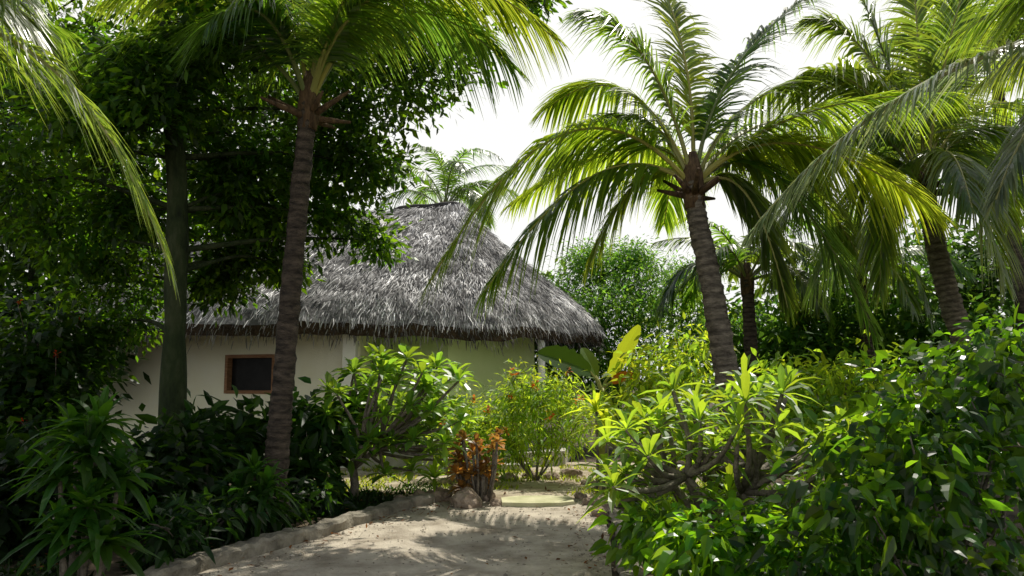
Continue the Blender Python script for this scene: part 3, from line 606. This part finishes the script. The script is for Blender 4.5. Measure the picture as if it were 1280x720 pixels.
def strap_plant(name, label, base, heads, n, L, Wd, mat='strap', tint=(1, 1, 1), droop=.45, e=(-15, 85), leaf='strap'):
    t = thing(name, label, 'plant', base); mt = MB(); mf = MB(); base = Vector(base)
    for h in heads:
        b = Vector((h.x*.6+base.x*.4, h.y*.6+base.y*.4, 0)); mt.tube([b-Vector((0, 0, .03)), b.lerp(h, .5)+Vector((.02, 0, 0)), h], [.022, .02, .016], 7)
        rosette(mf, h, n, L, Wd, e[0], e[1], droop, leaf, tuple(np.array(tint)*random.uniform(.6, 1.3)))
    mt.build('stem', M['stem'], t, True); mf.build('foliage', M[mat], t)
strap_plant('strap_leaf_plant', 'large dark strap leaved plant in the bottom left foreground', onground(100, 6.3), [at(110, 570, 6.3), at(75, 600, 6.2), at(148, 600, 6.4), at(110, 635, 6.1), at(122, 535, 6.5), at(75, 670, 6.0), at(130, 680, 6.0), at(95, 545, 6.6)], 36, .44, .078, tint=(1.3, 1.45, 1))
strap_plant('strap_leaf_plant', 'dark strap leaved plant beneath the slender palm trunk', onground(318, 8.4), [at(318, 590, 8.4), at(335, 610, 8.2), at(300, 615, 8.3), at(325, 630, 8.1)], 30, .42, .066, tint=(1.2, 1.3, 1))
strap_plant('strap_leaf_plant', 'shadowy strap leaved plant against the mossy tree trunk', onground(235, 9.3), [at(235, 540, 9.3), at(260, 570, 9.2), at(205, 570, 9.2), at(240, 600, 9.0)], 30, .5, .08, tint=(.7, .8, .9))
ch = [at(597+random.uniform(-28, 26), random.uniform(545, 612), random.uniform(10.7, 11.3)) for i in range(34)]
strap_plant('croton', 'small bushy croton with red brown and orange leaves beside the path end', onground(598, 11.1), ch, 12, .16, .075, 'croton', (1, 1.05, 1), .25, (-10, 85), 'lance')
strap_plant('young_dracaena', 'small bright bladed plant between the frangipani and the croton', onground(543, 11), [at(543, 598, 11)], 26, .42, .055, 'lime', (.9, 1, 1), .35, (10, 85))
strap_plant('young_palm', 'small sunlit palm seedling with bright blades beside the banana plant', onground(745, 11.6), [at(745, 515, 11.6), at(758, 535, 11.5)], 26, .6, .06, 'lime', (1.2, 1.1, .9), .45, (5, 80))
bb = onground(755, 13); bt = thing('banana_plant', 'banana plant with one upright sunlit leaf and a dried orange leaf', 'plant', bb)
mb = MB(); top = at(752, 490, 13); mb.tube([bb-Vector((0, 0, .05)), bb.lerp(top, .5), top], [.1, .085, .055], 10, (.8, .9, .6)); mb.build('stem', M['stalk'], bt, True)
def bleaf(P0, P1, Wd, droop, mat, tint, N=(.3, -1, .3)):
    mb = MB(); P0 = Vector(P0); d = Vector(P1)-P0; st = top
    mb.tube([st, st.lerp(P0, .5)+Vector((0, 0, .05)), P0], [.03, .022, .016], 6, (1, 1, 1), 1)
    R = 14; ts = np.linspace(0, 1, R); ws = np.clip(np.sin(np.pi*np.clip(ts*.93+.05, 0, 1))**.55, .05, 1)*(1+.12*np.sin(ts*37))
    mb.strips(np.array([tuple(P0)]), np.array([tuple(d)]), np.array([N]), d.length, Wd, ts, ws, droop, .25, np.array([tint]))
    mb.build('leaf', [M[mat], M['stalk']], bt)
bleaf(at(762, 470, 12.9), at(799, 405, 12.7), .27, .02, 'banana', (1.3, 1.2, .8))
bleaf(at(738, 465, 13), at(672, 432, 12.6), .48, .12, 'banana', (.3, .42, .45), (.2, -.9, .6))
bleaf(at(765, 478, 12.8), at(795, 456, 12.4), .18, .25, 'dry', (1.8, 1.3, .8))
bleaf(at(745, 470, 13.2), at(728, 430, 13.5), .26, .1, 'banana', (.6, .7, .6))
bleaf(at(755, 490, 12.7), at(765, 540, 12.3), .22, .1, 'banana', (1, 1, .9))
def cover(name, label, cat, n, fn, hgt, wd, mat, tint, lean=.6):
    mb = MB(); B = np.array([fn() for _ in range(n)]); D = rvec(n)*lean+[0, 0, 1.]
    mb.strips(B, D, rvec(n), jit(n, hgt*.5, hgt*1.3), wd, [0, .5, 1], [.8, 1, .08], .25, None, tints(n, .5, 1.3, .25)*np.array(tint))
    tag(mb.build(name, M[mat]), label, cat, kind='stuff')
def lft():
    while True:
        y = random.uniform(5.3, 12.5); l = edge(LS, min(y, 11.2)); x = l-.35-random.expovariate(.7)
        if noise.noise(Vector((x*1.3, y*1.3, 5))) > -.2: return (x, y, gh(x, y)-.01)
cover('ground_cover', 'low green weeds covering the shady bed left of the path', 'ground cover', 9000, lft, .13, .03, 'strap', (.55, .6, .55), 1.0)
def rgt():
    y = random.uniform(4.5, 12.5); r = edge(RS, min(y, 11.2)); x = r+.35+random.expovariate(.8); return (x, y, gh(x, y)-.01)
cover('ground_cover', 'low green weeds beneath the shrubs right of the path', 'ground cover', 7000, rgt, .15, .03, 'shrub', (.8, .8, .8), 1.0)
def mid():
    while True:
        y = random.uniform(11.3, 15); x = random.uniform(-4, 3)
        if noise.noise(Vector((x*1.1, y*1.1, 2))) > .05: return (x, y, gh(x, y)*.5+.02)
cover('grass', 'sparse dry and green grass between the path end and the hut', 'grass', 4500, mid, .11, .014, 'lime', (1, .9, .85), .6)
